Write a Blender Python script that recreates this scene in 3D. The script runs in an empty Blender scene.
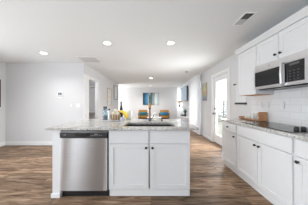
import bpy, bmesh, math, random
from mathutils import Vector, Matrix
random.seed(7)
PI = math.pi
C = bpy.context.scene.collection
S = bpy.context.scene

# ------------------------------------------------------------------ camera, world, light, exposure
FPX = 137.0
CAMZ = 1.215
cam_d = bpy.data.cameras.new('camera')
cam_d.sensor_width = 36.0
cam_d.lens = FPX * 36.0 / 308.0
cam_d.shift_x = 3.0 / 308.0
cam_d.shift_y = 1.3 / 308.0
cam_d.clip_start = 0.02
cam = bpy.data.objects.new('camera', cam_d)
cam.location = (0, 0, CAMZ)
cam.rotation_euler = (PI / 2, 0, 0)
C.objects.link(cam)
S.camera = cam

S.view_settings.view_transform = 'Standard'
S.view_settings.look = 'None'
S.view_settings.gamma = 1.0
S.view_settings.use_curve_mapping = False
S.view_settings.exposure = 0.0

w = bpy.data.worlds.new('overcast_sky')
S.world = w
w.use_nodes = True
nt = w.node_tree
nt.nodes.clear()
wo = nt.nodes.new('ShaderNodeOutputWorld')
bg = nt.nodes.new('ShaderNodeBackground')
bg.inputs['Color'].default_value = (0.88, 0.95, 1.03, 1)
bg.inputs['Strength'].default_value = 4.0
nt.links.new(bg.outputs[0], wo.inputs[0])


def area(name, loc, rot, sx, sy, power, color=(1, 1, 1), spread=None):
    l = bpy.data.lights.new(name, 'AREA')
    l.shape = 'RECTANGLE'
    l.size = sx
    l.size_y = sy
    l.energy = power
    l.color = color
    if spread:
        l.spread = spread
    o = bpy.data.objects.new(name, l)
    o.location = loc
    o.rotation_euler = rot
    C.objects.link(o)
    return o


XR = 1.985      # right wall face
ZC = 2.41       # ceiling
XL = -4.27      # left wall face
YB = -2.4       # added unseen wall behind the camera
YF = 9.96       # far wall
YLW = 4.02      # wall beside the pantry corner
XP = -1.975     # pantry wall face
YPE = 8.33      # pantry wall end

# daylight through the patio door and right-hand windows; added fills follow
area('daylight_patio_door', (XR + .16, 3.9, .85), (0, PI / 2, 0), 1.2, 0.6, 60, (.97, .99, 1), math.radians(150))
area('daylight_living_window', (XR + .16, 6.08, 1.0), (0, PI / 2 + .1, 0), 1.3, 1.05, 11, (.95, .98, 1))
area('daylight_far_window', (XR + .16, 9.2, 1.35), (0, PI / 2, 0), 1.8, .8, 30, (.94, .99, 1))

area('added_fill_left', (XL - .14, .3, .98), (0, -PI / 2, 0), 1.9, 4.2, 60, (.92, .97, 1), math.radians(150))  # added fill from the left, out of view, lifts ceiling and cabinets
area('added_fill_far_room', (-5.0, 9.05, 1.3), (0, -PI / 2, 0), 1.8, 1.3, 175, (.95, .98, 1))  # added fill for the far room, no window built in that wall

# ------------------------------------------------------------------ materials


def mat(name, col=(.8, .8, .8), rough=.5, metal=0.0, spec=.5, emit=None, es=0, coat=0):
    m = bpy.data.materials.new(name)
    m.use_nodes = True
    b = m.node_tree.nodes['Principled BSDF']
    b.inputs['Base Color'].default_value = (*col, 1)
    b.inputs['Roughness'].default_value = rough
    b.inputs['Metallic'].default_value = metal
    b.inputs['Specular IOR Level'].default_value = spec
    b.inputs['Coat Weight'].default_value = coat
    if emit:
        b.inputs['Emission Color'].default_value = (*emit, 1)
        b.inputs['Emission Strength'].default_value = es
    return m


def N(m, t, **kw):
    n = m.node_tree.nodes.new(t)
    for k, v in kw.items():
        setattr(n, k, v)
    return n


def LK(m, a, b):
    m.node_tree.links.new(a, b)


def ramp(m, src, stops):
    r = N(m, 'ShaderNodeValToRGB')
    e = r.color_ramp.elements
    while len(e) < len(stops):
        e.new(.5)
    for q, (p, c) in zip(e, stops):
        q.position = p
        q.color = (*c, 1)
    LK(m, src, r.inputs[0])
    return r


def coords(m, scale=(1, 1, 1), rot=(0, 0, 0), loc=(0, 0, 0)):
    t = N(m, 'ShaderNodeTexCoord')
    mp = N(m, 'ShaderNodeMapping')
    mp.inputs['Scale'].default_value = scale
    mp.inputs['Rotation'].default_value = rot
    mp.inputs['Location'].default_value = loc
    LK(m, t.outputs['Object'], mp.inputs[0])
    return mp.outputs[0]


def bump(m, src, strength=.2, dist=.01):
    b = N(m, 'ShaderNodeBump')
    b.inputs['Strength'].default_value = strength
    b.inputs['Distance'].default_value = dist
    LK(m, src, b.inputs['Height'])
    LK(m, b.outputs[0], m.node_tree.nodes['Principled BSDF'].inputs['Normal'])


def P(m):
    return m.node_tree.nodes['Principled BSDF']


def noisy(name, c1, c2, scale, rough=.5, stretch=(1, 1, 1), detail=4, bmp=0, metal=0, spec=.5):
    m = mat(name, c1, rough, metal, spec)
    n = N(m, 'ShaderNodeTexNoise')
    n.inputs['Scale'].default_value = scale
    n.inputs['Detail'].default_value = detail
    LK(m, coords(m, stretch), n.inputs['Vector'])
    r = ramp(m, n.outputs[0], [(.35, c1), (.65, c2)])
    LK(m, r.outputs[0], P(m).inputs['Base Color'])
    if bmp:
        bump(m, n.outputs[0], bmp, .002)
    return m


M = {}
M['wall'] = noisy('wall_paint', (.71, .71, .715), (.73, .73, .735), 60, .85, bmp=.05, spec=.2)
M['ceiling'] = noisy('ceiling_paint', (.845, .87, .88), (.86, .885, .895), 80, .95, bmp=.08, spec=.1)
M['trim'] = mat('trim_paint', (.86, .86, .86), .4)
M['cab'] = noisy('cabinet_paint', (.76, .76, .765), (.77, .77, .775), 20, .35, spec=.4)
M['white'] = mat('white_plastic', (.85, .85, .85), .35)
M['ceramic'] = mat('white_ceramic', (.86, .86, .84), .18, coat=.3)
M['black'] = mat('black_metal', (.02, .02, .022), .35)
M['blackglass'] = mat('black_glass', (.012, .012, .014), .08)
M['darkplastic'] = mat('dark_plastic', (.03, .03, .033), .3)
M['bronze'] = mat('dark_bronze_knob', (.05, .045, .04), .35, .8)
M['screen'] = mat('screen_glass', (.06, .07, .08), .15)
M['grey'] = mat('grey_plastic', (.45, .45, .46), .4)
M['shadowgap'] = mat('dark_gap', (.05, .05, .05), .8)
M['ventwhite'] = mat('vent_frame_white', (.95, .95, .95), .4)
M['grille'] = mat('vent_grey', (.60, .60, .61), .5)
M['darkvent'] = mat('vent_duct', (.10, .10, .10), .8)
M['keymark'] = mat('keypad_print', (.10, .10, .105), .4)
M['ply'] = noisy('plywood_underside', (.55, .25, .08), (.62, .30, .11), 6, .6, (1, 8, 1))
M['oak'] = noisy('oiled_wood', (.42, .20, .085), (.58, .31, .14), 8, .45, (2, 12, 12))
M['sinkmat'] = noisy('dark_composite_sink', (.02, .02, .022), (.035, .035, .037), 300, .45)
M['lamp'] = mat('lamp_diffuser', (.9, .9, .9), .5, emit=(1, .97, .93), es=14)

# stainless
m = mat('stainless_steel', (.74, .74, .75), .28, 1.0)
n = N(m, 'ShaderNodeTexNoise')
n.inputs['Scale'].default_value = 6
n.inputs['Detail'].default_value = 6
LK(m, coords(m, (.6, .6, 90)), n.inputs['Vector'])
r = ramp(m, n.outputs[0], [(.3, (.68, .68, .69)), (.7, (.80, .80, .81))])
LK(m, r.outputs[0], P(m).inputs['Base Color'])
M['steel'] = m
m = m.copy()
m.name = 'brushed_steel_panel'
P(m).inputs['Roughness'].default_value = .36
P(m).inputs['Anisotropic'].default_value = 1.0
tg = N(m, 'ShaderNodeTangent', direction_type='UV_MAP')
LK(m, tg.outputs[0], P(m).inputs['Tangent'])
M['steelpanel'] = m
M['copper'] = mat('brushed_copper', (.42, .22, .10), .4, 1.0)
M['nickel'] = mat('brushed_nickel_bronze', (.13, .10, .08), .38, 1.0)

# granite
m = mat('speckled_granite', (.6, .59, .57), .10)
v = N(m, 'ShaderNodeTexVoronoi')
v.inputs['Scale'].default_value = 75
n = N(m, 'ShaderNodeTexNoise')
n.inputs['Scale'].default_value = 42
n.inputs['Detail'].default_value = 7
n.inputs['Roughness'].default_value = .72
n2 = N(m, 'ShaderNodeTexNoise')
n2.inputs['Scale'].default_value = 9
n2.inputs['Detail'].default_value = 3
cc = coords(m)
for q in (v, n, n2):
    LK(m, cc, q.inputs['Vector'])
r1 = ramp(m, n.outputs[0], [(.33, (.08, .075, .07)), (.41, (.36, .345, .325)), (.49, (.60, .58, .55)), (.70, (.74, .725, .70))])
r2 = ramp(m, v.outputs['Distance'], [(.06, (.35, .33, .31)), (.22, (1, 1, 1))])
r3 = ramp(m, n2.outputs[0], [(.38, (.78, .75, .72)), (.6, (1, 1, 1))])
mx = N(m, 'ShaderNodeMixRGB', blend_type='MULTIPLY')
mx.inputs[0].default_value = .55
LK(m, r1.outputs[0], mx.inputs[1])
LK(m, r2.outputs[0], mx.inputs[2])
mx2 = N(m, 'ShaderNodeMixRGB', blend_type='MULTIPLY')
mx2.inputs[0].default_value = .8
LK(m, mx.outputs[0], mx2.inputs[1])
LK(m, r3.outputs[0], mx2.inputs[2])
LK(m, mx2.outputs[0], P(m).inputs['Base Color'])
M['granite'] = m

# plank floor (boards run left to right)
m = mat('wood_plank_floor', (.3, .2, .14), .5, spec=.15)
cc = coords(m)
br = N(m, 'ShaderNodeTexBrick')
br.offset = .37
br.inputs['Color1'].default_value = (0, 0, 0, 1)
br.inputs['Color2'].default_value = (1, 1, 1, 1)
br.inputs['Mortar'].default_value = (.5, .5, .5, 1)
br.inputs['Scale'].default_value = 1.0
br.inputs['Brick Width'].default_value = 1.22
br.inputs['Row Height'].default_value = .15
br.inputs['Mortar Size'].default_value = .0018
LK(m, cc, br.inputs['Vector'])
sep = N(m, 'ShaderNodeSeparateColor')
LK(m, br.outputs['Color'], sep.inputs[0])
# shift the grain from board to board
comb = N(m, 'ShaderNodeCombineXYZ')
mul = N(m, 'ShaderNodeMath', operation='MULTIPLY')
mul.inputs[1].default_value = 37.0
LK(m, sep.outputs[0], mul.inputs[0])
LK(m, mul.outputs[0], comb.inputs[2])
add = N(m, 'ShaderNodeVectorMath', operation='ADD')
LK(m, coords(m, (1.3, 11, 1)), add.inputs[0])
LK(m, comb.outputs[0], add.inputs[1])
gn = N(m, 'ShaderNodeTexNoise')
gn.inputs['Scale'].default_value = 2.2
gn.inputs['Detail'].default_value = 7
gn.inputs['Roughness'].default_value = .62
gn.inputs['Distortion'].default_value = .8
LK(m, add.outputs[0], gn.inputs['Vector'])
grain = ramp(m, gn.outputs[0], [(.32, (.085, .050, .032)), (.45, (.225, .145, .094)), (.56, (.335, .235, .160)), (.70, (.49, .37, .275))])
tone = ramp(m, sep.outputs[0], [(0, (.62, .60, .58)), (.5, (.96, .93, .90)), (1, (1.28, 1.22, 1.17))])
mx = N(m, 'ShaderNodeMixRGB', blend_type='MULTIPLY')
mx.inputs[0].default_value = 1
LK(m, grain.outputs[0], mx.inputs[1])
LK(m, tone.outputs[0], mx.inputs[2])
mx2 = N(m, 'ShaderNodeMixRGB', blend_type='MIX')
LK(m, br.outputs['Fac'], mx2.inputs[0])
LK(m, mx.outputs[0], mx2.inputs[1])
mx2.inputs[2].default_value = (.06, .04, .03, 1)
LK(m, mx2.outputs[0], P(m).inputs['Base Color'])
bump(m, gn.outputs[0], .12, .002)
M['floor'] = m

# subway tile, on the right wall (u = y, v = z)
m = mat('white_subway_tile', (.85, .85, .85), .14)
t = N(m, 'ShaderNodeTexCoord')
sx = N(m, 'ShaderNodeSeparateXYZ')
cb = N(m, 'ShaderNodeCombineXYZ')
LK(m, t.outputs['Object'], sx.inputs[0])
LK(m, sx.outputs[1], cb.inputs[0])
LK(m, sx.outputs[2], cb.inputs[1])
br = N(m, 'ShaderNodeTexBrick')
br.inputs['Color1'].default_value = (.84, .84, .845, 1)
br.inputs['Color2'].default_value = (.80, .80, .81, 1)
br.inputs['Mortar'].default_value = (.62, .62, .62, 1)
br.inputs['Scale'].default_value = 1
br.inputs['Brick Width'].default_value = .30
br.inputs['Row Height'].default_value = .10
br.inputs['Mortar Size'].default_value = .002
LK(m, cb.outputs[0], br.inputs['Vector'])
LK(m, br.outputs['Color'], P(m).inputs['Base Color'])
inv = N(m, 'ShaderNodeMath', operation='SUBTRACT')
inv.inputs[0].default_value = 1
LK(m, br.outputs['Fac'], inv.inputs[1])
bump(m, inv.outputs[0], .4, .002)
M['tile'] = m

# sheer curtain
m = bpy.data.materials.new('sheer_curtain')
m.use_nodes = True
m.node_tree.nodes.clear()
o_ = N(m, 'ShaderNodeOutputMaterial')
d_ = N(m, 'ShaderNodeBsdfDiffuse')
t_ = N(m, 'ShaderNodeBsdfTranslucent')
tr = N(m, 'ShaderNodeBsdfTransparent')
d_.inputs[0].default_value = (.86, .86, .87, 1)
t_.inputs[0].default_value = (.80, .80, .81, 1)
a1 = N(m, 'ShaderNodeMixShader')
a1.inputs[0].default_value = .2
a2 = N(m, 'ShaderNodeMixShader')
a2.inputs[0].default_value = .01
LK(m, d_.outputs[0], a1.inputs[1])
LK(m, t_.outputs[0], a1.inputs[2])
LK(m, a1.outputs[0], a2.inputs[1])
LK(m, tr.outputs[0], a2.inputs[2])
LK(m, a2.outputs[0], o_.inputs[0])
M['sheer'] = m

# window glass
m = bpy.data.materials.new('window_glass')
m.use_nodes = True
m.node_tree.nodes.clear()
o_ = N(m, 'ShaderNodeOutputMaterial')
tr = N(m, 'ShaderNodeBsdfTransparent')
gl = N(m, 'ShaderNodeBsdfGlossy')
gl.inputs['Roughness'].default_value = .02
a1 = N(m, 'ShaderNodeMixShader')
a1.inputs[0].default_value = .06
LK(m, tr.outputs[0], a1.inputs[1])
LK(m, gl.outputs[0], a1.inputs[2])
LK(m, a1.outputs[0], o_.inputs[0])
M['glass'] = m

m = mat('blue_glass', (.50, .66, .76), .06)
P(m).inputs['Transmission Weight'].default_value = .75
M['blueglass'] = m
m = mat('clear_glass', (.95, .97, .97), .04)
P(m).inputs['Transmission Weight'].default_value = .9
M['clearglass'] = m
M['marble'] = noisy('pale_marble', (.74, .73, .72), (.60, .59, .58), 14, .2)
M['banana'] = noisy('banana_skin', (.80, .56, .03), (.86, .66, .06), 20, .45)
M['bananatip'] = mat('banana_stem', (.12, .09, .03), .6)
M['bottle'] = mat('navy_bottle_glass', (.012, .014, .035), .08)
M['teal'] = noisy('teal_fabric', (.03, .16, .22), (.05, .24, .30), 90, .9)
M['green_fab'] = noisy('green_fabric', (.30, .38, .10), (.36, .44, .14), 90, .9)
M['orange'] = noisy('rust_orange_upholstery', (.46, .21, .03), (.56, .27, .04), 70, .8)
M['darkwood'] = noisy('dark_walnut', (.07, .035, .02), (.12, .06, .03), 12, .4, (1, 1, 6))
M['goldframe'] = noisy('light_wood_frame', (.50, .37, .22), (.58, .43, .27), 15, .5, (1, 1, 5))
M['leaf'] = noisy('leaf_green', (.03, .12, .05), (.07, .22, .09), 30, .5)
M['petal'] = noisy('orange_petal', (.75, .30, .08), (.85, .45, .12), 30, .6)
M['wpetal'] = noisy('white_petal', (.80, .80, .76), (.88, .88, .85), 30, .6)
M['mat'] = mat('picture_mount', (.80, .80, .78), .7)
M['canvas'] = noisy('white_canvas', (.78, .78, .78), (.82, .82, .82), 200, .9)
M['outgrass'] = noisy('pale_patio', (.30, .29, .22), (.36, .35, .27), 4, .9)
M['hedge'] = noisy('garden_hedge', (.25, .34, .18), (.42, .50, .33), 9, .9, bmp=.5)

# wicker
m = mat('woven_rattan', (.62, .47, .30), .7)
cc_ = N(m, 'ShaderNodeTexCoord')
gx = N(m, 'ShaderNodeSeparateXYZ')
LK(m, cc_.outputs['Object'], gx.inputs[0])
an = N(m, 'ShaderNodeMath', operation='ARCTAN2')
LK(m, gx.outputs[1], an.inputs[0])
LK(m, gx.outputs[0], an.inputs[1])
ml = N(m, 'ShaderNodeMath', operation='MULTIPLY')
ml.inputs[1].default_value = 12
LK(m, an.outputs[0], ml.inputs[0])
wv = N(m, 'ShaderNodeMath', operation='SINE')
LK(m, ml.outputs[0], wv.inputs[0])
r = ramp(m, wv.outputs[0], [(.1, (.28, .17, .09)), (.6, (.70, .55, .37))])
LK(m, r.outputs[0], P(m).inputs['Base Color'])
bump(m, wv.outputs[0], .6, .004)
M['wicker'] = m

# tv face: dark glossy glass with an added glow for reflected window light
M['tv'] = mat('tv_reflected_glow', (.05, .06, .07), .1, emit=(.42, .54, .66), es=.62)


def art(name, axis, stops, blotch):
    """abstract painted bands along one axis with brushy edges"""
    m = mat(name, (.5, .5, .5), .6)
    t = N(m, 'ShaderNodeTexCoord')
    s = N(m, 'ShaderNodeSeparateXYZ')
    LK(m, t.outputs['Generated'], s.inputs[0])
    n = N(m, 'ShaderNodeTexNoise')
    n.inputs['Scale'].default_value = 5
    n.inputs['Detail'].default_value = 5
    LK(m, t.outputs['Generated'], n.inputs['Vector'])
    ma = N(m, 'ShaderNodeMath', operation='MULTIPLY_ADD')
    LK(m, n.outputs[0], ma.inputs[0])
    ma.inputs[1].default_value = blotch
    LK(m, s.outputs[axis], ma.inputs[2])
    sb = N(m, 'ShaderNodeMath', operation='SUBTRACT')
    LK(m, ma.outputs[0], sb.inputs[0])
    sb.inputs[1].default_value = blotch * .5
    r = ramp(m, sb.outputs[0], stops)
    LK(m, r.outputs[0], P(m).inputs['Base Color'])
    return m


M['art_blue'] = art('blue_banded_painting', 0, [
    (0, (.012, .03, .045)), (.10, (.015, .08, .15)), (.24, (.05, .20, .36)), (.34, (.10, .28, .42)), (.38, (.62, .68, .70)), (.43, (.60, .66, .68)),
    (.47, (.05, .18, .17)), (.58, (.03, .08, .08)), (.63, (.45, .50, .50)), (.69, (.03, .05, .06)), (.73, (.50, .60, .61)), (.82, (.62, .68, .69)),
    (.94, (.40, .50, .50)), (1, (.52, .60, .60))], .08)
M['art_side'] = art('yellow_green_blue_painting', 2, [
    (0, (.14, .20, .36)), (.18, (.22, .34, .50)), (.30, (.52, .50, .30)), (.50, (.58, .42, .28)), (.66, (.62, .60, .36)),
    (.84, (.46, .52, .38)), (1, (.62, .63, .50))], .55)
M['art_print'] = art('pale_print', 2, [
    (0, (.62, .70, .74)), (.3, (.80, .82, .82)), (.5, (.78, .76, .62)), (.7, (.82, .83, .82)), (1, (.74, .78, .80))], .3)
M['art_dark'] = mat('dark_picture', (.12, .11, .10), .3)

# ------------------------------------------------------------------ mesh helpers


class MB:
    def __init__(s):
        s.bm = bmesh.new()

    def box(s, x0, x1, y0, y1, z0, z1, bev=0, seg=2, rot=None):
        r = bmesh.ops.create_cube(s.bm, size=1)
        vs = r['verts']
        c = Vector(((x0 + x1) / 2, (y0 + y1) / 2, (z0 + z1) / 2))
        for v in vs:
            v.co = Vector((v.co.x * (x1 - x0), v.co.y * (y1 - y0), v.co.z * (z1 - z0)))
            if rot:
                v.co = rot @ v.co
            v.co += c
        if bev:
            es = list({e for v in vs for e in v.link_edges})
            bmesh.ops.bevel(s.bm, geom=es, offset=bev, segments=seg, affect='EDGES', clamp_overlap=True)
        return s

    def cyl(s, p, q, r, r2=None, n=20, caps=True):
        p = Vector(p)
        q = Vector(q)
        d = q - p
        res = bmesh.ops.create_cone(s.bm, cap_ends=caps, segments=n, radius1=r, radius2=r if r2 is None else r2, depth=d.length)
        mtx = Matrix.Translation((p + q) / 2) @ d.to_track_quat('Z', 'Y').to_matrix().to_4x4()
        bmesh.ops.transform(s.bm, matrix=mtx, verts=res['verts'])
        return s

    def lathe(s, prof, c=(0, 0, 0), n=28, sx=1, sy=1):
        rings = []
        c = Vector(c)
        for r, z in prof:
            if r < 1e-5:
                rings.append([s.bm.verts.new(c + Vector((0, 0, z)))])
            else:
                rings.append([s.bm.verts.new(c + Vector((r * sx * math.cos(2 * PI * i / n), r * sy * math.sin(2 * PI * i / n), z))) for i in range(n)])
        for a, b in zip(rings, rings[1:]):
            for i in range(n):
                j = (i + 1) % n
                if len(a) == 1 and len(b) == 1:
                    continue
                if len(a) == 1:
                    s.bm.faces.new((a[0], b[j], b[i]))
                elif len(b) == 1:
                    s.bm.faces.new((a[i], a[j], b[0]))
                else:
                    s.bm.faces.new((a[i], a[j], b[j], b[i]))
        return s

    def tube(s, pts, rad, n=12):
        pts = [Vector(p) for p in pts]
        rings = []
        up = Vector((0, 0, 1))
        prev = None
        for i, p in enumerate(pts):
            a = pts[max(i - 1, 0)]
            b = pts[min(i + 1, len(pts) - 1)]
            t = (b - a).normalized()
            if prev is None:
                ref = up if abs(t.dot(up)) < .95 else Vector((1, 0, 0))
                u = t.cross(ref).normalized()
            else:
                u = (prev - t * prev.dot(t)).normalized()
            prev = u
            v = t.cross(u)
            r = rad[i] if isinstance(rad, (list, tuple)) else rad
            rings.append([s.bm.verts.new(p + u * r * math.cos(2 * PI * k / n) + v * r * math.sin(2 * PI * k / n)) for k in range(n)])
        for a, b in zip(rings, rings[1:]):
            for k in range(n):
                s.bm.faces.new((a[k], a[(k + 1) % n], b[(k + 1) % n], b[k]))
        s.bm.faces.new(rings[0][::-1])
        s.bm.faces.new(rings[-1])
        return s

    def sphere(s, c, r, sc=(1, 1, 1), sub=2):
        res = bmesh.ops.create_icosphere(s.bm, subdivisions=sub, radius=r)
        for v in res['verts']:
            v.co = Vector((v.co.x * sc[0], v.co.y * sc[1], v.co.z * sc[2])) + Vector(c)
        return s

    def prism(s, pts, axis, a, b):
        """extrude a closed 2-D outline along an axis from a to b"""
        def put(u, v, w_):
            return {'x': (w_, u, v), 'y': (u, w_, v), 'z': (u, v, w_)}[axis]
        A = [s.bm.verts.new(put(u, v, a)) for u, v in pts]
        B = [s.bm.verts.new(put(u, v, b)) for u, v in pts]
        s.bm.faces.new(A)
        s.bm.faces.new(B[::-1])
        for i in range(len(pts)):
            j = (i + 1) % len(pts)
            s.bm.faces.new((A[i], B[i], B[j], A[j]))
        return s

    def build(s, name, m, parent=None, smooth=False, loc=None):
        bmesh.ops.recalc_face_normals(s.bm, faces=s.bm.faces)
        me = bpy.data.meshes.new(name)
        s.bm.to_mesh(me)
        s.bm.free()
        me.materials.append(m)
        if smooth:
            for p in me.polygons:
                p.use_smooth = True
            try:
                me.set_sharp_from_angle(angle=math.radians(40))
            except Exception:
                pass
        o = bpy.data.objects.new(name, me)
        C.objects.link(o)
        if parent:
            o.parent = parent
        if loc:
            o.location = loc
        return o


def tag(o, label, cat, group=None):
    o['label'] = label
    o['category'] = cat
    if group:
        o['group'] = group
    return o


def thing(name, label, cat, loc=(0, 0, 0), rz=0, group=None):
    o = bpy.data.objects.new(name, None)
    o.location = loc
    o.rotation_euler = (0, 0, rz)
    C.objects.link(o)
    return tag(o, label, cat, group)


def struct(o):
    o['kind'] = 'structure'
    return o


def sbox(name, m, *a, **k):
    return struct(MB().box(*a, **k).build(name, m))


# ------------------------------------------------------------------ structure
sbox('floor', M['floor'], XL - .95, 2.13, YB - .12, YF + .12, -.12, 0)
sbox('ceiling', M['ceiling'], XL - .95, 2.13, YB - .12, YF + .12, ZC, ZC + .12)

# right wall with the patio door and two window openings
DW = (3.50, 4.40, 2.06)                    # patio door opening: y0, y1, head
W1 = (5.50, 6.66, .30, 2.22)
W2 = (8.85, 9.60, .75, 2.15)
b = MB()
X0, X1 = XR, XR + .13
b.box(X0, X1, YB, DW[0], 0, ZC)
b.box(X0, X1, DW[0], DW[1], DW[2], ZC)
b.box(X0, X1, DW[1], W1[0], 0, ZC)
b.box(X0, X1, W1[0], W1[1], 0, W1[2])
b.box(X0, X1, W1[0], W1[1], W1[3], ZC)
b.box(X0, X1, W1[1], W2[0], 0, ZC)
b.box(X0, X1, W2[0], W2[1], 0, W2[2])
b.box(X0, X1, W2[0], W2[1], W2[3], ZC)
b.box(X0, X1, W2[1], YF + .12, 0, ZC)
struct(b.build('wall_right', M['wall']))

b = MB()
b.box(XL - .12, XL, YB, -1.8, 0, ZC)
b.box(XL - .12, XL, -1.8, 2.5, 2.25, ZC)  # opening added out of view to let sky light in
b.box(XL - .12, XL, 2.5, YLW + .12, 0, ZC)
struct(b.build('wall_left', M['wall']))
# the wall with the thermostat faces the camera
sbox('wall_back', M['wall'], XL, XP, YLW, YLW + .12, 0, ZC)
# pantry wall with a doorway
PD = (4.33, 5.14, 2.045)
b = MB()
b.box(XP - .12, XP, YLW + .12, PD[0], 0, ZC)
b.box(XP - .12, XP, PD[0], PD[1], PD[2], ZC)
b.box(XP - .12, XP, PD[1], YPE, 0, ZC)
struct(b.build('wall_pantry', M['wall']))
b = MB()
b.box(-2.85, -2.73, YLW + .12, 5.9, 0, ZC)
b.box(-2.73, XP - .12, 5.6, 5.72, 0, ZC)
struct(b.build('wall_pantry_inside', M['wall']))
sbox('wall_hall', M['wall'], -5.2, XP - .12, YPE - .12, YPE, 0, ZC)
sbox('wall_far', M['wall'], -5.2, XR, YF, YF + .12, 0, ZC)
sbox('wall_far_left', M['wall'], -5.2, -5.08, YPE, YF, 0, ZC)
# unseen wall added behind the viewpoint, dark for steel reflections, openings let light in
b = MB()
for p, q in ((XL, -3.5), (-2.78, -1.1), (.6, XR)):
    b.box(p, q, YB - .12, YB, 0, ZC)
for p, q in ((-3.5, -2.78), (-1.1, .6)):
    b.box(p, q, YB - .12, YB, 2.25, ZC)
M['darkreflect'] = mat('dark_for_reflection', (.10, .10, .105), .8)  # darkened so the steel door mirrors a dark band
struct(b.build('wall_rear_unseen', M['darkreflect']))

# baseboards
BH, BT = .115, .016


def bboard(name, x0, x1, y0, y1):
    b = MB().box(x0, x1, y0, y1, 0, BH, .004)
    return struct(b.build(name, M['trim']))


bboard('baseboard_back', XL, XP, YLW - BT, YLW)
bboard('baseboard_left', XL, XL + BT, 2.5, YLW - BT)
bboard('baseboard_right', XR - BT, XR, 4.48, YF)
bboard('baseboard_pantry', XP, XP + BT, 5.22, YPE)
bboard('baseboard_far', -5.08, XR - BT, YF - BT, YF)

# pantry doorway casing and jambs
b = MB()
b.box(XP, XP + .018, YLW - .002, PD[0], 0, PD[2] + .06, .004)
b.box(XP, XP + .018, PD[1], PD[1] + .05, 0, PD[2] + .05, .004)
b.box(XP, XP + .018, PD[0], PD[1], PD[2], PD[2] + .05, .004)
b.box(XP - .12, XP, PD[0] - .0, PD[0] + .018, 0, PD[2])
b.box(XP - .12, XP, PD[1] - .018, PD[1], 0, PD[2])
b.box(XP - .12, XP, PD[0] + .018, PD[1] - .018, PD[2] - .018, PD[2])
struct(b.build('trim_1', M['trim']))
for i, z in enumerate((.88, 1.86)):
    b = MB()
    b.box(-2.725, XP - .125, 5.27, 5.595, z, z + .028, .004)
    tag(b.build('pantry_shelf', M['trim']), ['lower white pantry shelf at counter height seen through the doorway', 'upper white shelf seen near the top of the pantry doorway'][i], 'shelf', 'white shelves in the pantry')

l = bpy.data.lights.new('added_pantry_fill', 'POINT')  # added fill without a fixture, brightens the pantry interior
l.energy = 6
l.shadow_soft_size = .06
o = bpy.data.objects.new('added_pantry_fill', l)
o.location = (-2.45, 4.35, 1.6)
C.objects.link(o)

# patio door in its casing
b = MB()
c0, c1 = DW[0] - .075, DW[1] + .075
b.box(XR - .02, XR, c0, DW[0], 0, DW[2] + .075, .004)
b.box(XR - .02, XR, DW[1], c1, 0, DW[2] + .075, .004)
b.box(XR - .02, XR, DW[0], DW[1], DW[2], DW[2] + .075, .004)
b.box(XR, XR + .13, DW[0], DW[0] + .02, 0, DW[2])
b.box(XR, XR + .13, DW[1] - .02, DW[1], 0, DW[2])
b.box(XR, XR + .13, DW[0] + .02, DW[1] - .02, DW[2] - .02, DW[2])
struct(b.build('trim_2', M['trim']))
dx0, dx1 = XR + .035, XR + .08
y0, y1, z1 = DW[0] + .022, DW[1] - .022, DW[2] - .022
g0, g1, gz0, gz1 = y0 + .12, y1 - .12, .25, z1 - .13
b = MB()
b.box(dx0, dx1, y0, g0, .01, z1, .003)
b.box(dx0, dx1, g1, y1, .01, z1, .003)
b.box(dx0, dx1, g0, g1, .01, gz0, .003)
b.box(dx0, dx1, g0, g1, gz1, z1, .003)
door = struct(b.build('door_1', M['trim']))
b = MB()
for (a, c, d, e) in ((g0, g0 + .025, gz0, gz1), (g1 - .025, g1, gz0, gz1), (g0 + .025, g1 - .025, gz0, gz0 + .025), (g0 + .025, g1 - .025, gz1 - .025, gz1)):
    b.box(dx0 - .008, dx0 + .004, a, c, d, e, .003)
b.build('glazing_bead', M['trim'], door)
MB().box(dx0 + .018, dx0 + .024, g0, g1, gz0, gz1).build('door_glass', M['glass'], door)
b = MB()
b.lathe([(0, 0), (.028, 0), (.028, .008), (.01, .012), (.01, .035), (.026, .045), (.030, .06), (.02, .075), (0, .078)])
bmesh.ops.rotate(b.bm, verts=b.bm.verts, cent=(0, 0, 0), matrix=Matrix.Rotation(-PI / 2, 3, 'Y'))
b.build('door_knob', M['bronze'], door, True, (dx0, y1 - .06, .91))
b = MB()
b.lathe([(0, 0), (.026, 0), (.026, .012), (.018, .02), (0, .022)])
bmesh.ops.rotate(b.bm, verts=b.bm.verts, cent=(0, 0, 0), matrix=Matrix.Rotation(-PI / 2, 3, 'Y'))
b.build('deadbolt', M['bronze'], door, True, (dx0, y1 - .06, 1.06))

# windows behind the curtains
for i, W in enumerate((W1, W2)):
    b = MB()
    a0, a1, h0, h1 = W
    for (p, q, r_, s_) in ((a0, a0 + .05, h0, h1), (a1 - .05, a1, h0, h1), (a0 + .05, a1 - .05, h0, h0 + .05), (a0 + .05, a1 - .05, h1 - .05, h1), (a0 + .05, a1 - .05, (h0 + h1) / 2 - .02, (h0 + h1) / 2 + .02)):
        b.box(XR + .04, XR + .09, p, q, r_, s_, .003)
    wn = struct(b.build('window_%d' % (i + 1), M['trim']))
    MB().box(XR + .06, XR + .066, a0 + .05, a1 - .05, h0 + .05, h1 - .05).build('pane', M['glass'], wn)
    b = MB().box(XR - .03, XR + .04, a0 - .04, a1 + .04, h0 - .03, h0, .004)
    b.build('window_sill', M['trim'], wn)

# outside
o = sbox('patio_ground', M['outgrass'], 2.2, 14, -6, 16, -.22, -.12)
b = MB()
for k in range(14):
    z = .0 + k * .1
    b.box(5.0, 5.03, -1, 12, -.1 + k * .11, -.1 + k * .11 + .085)
for k in range(7):
    b.box(5.03, 5.1, -1 + k * 2.1, -.9 + k * 2.1, -.12, 1.46)
M['fence'] = noisy('weathered_fence', (.20, .21, .19), (.26, .27, .24), 5, .9)
tag(b.build('garden_fence', M['fence']), 'pale slatted fence seen outside through the glass door', 'fence')

# ------------------------------------------------------------------ cabinets


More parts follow.
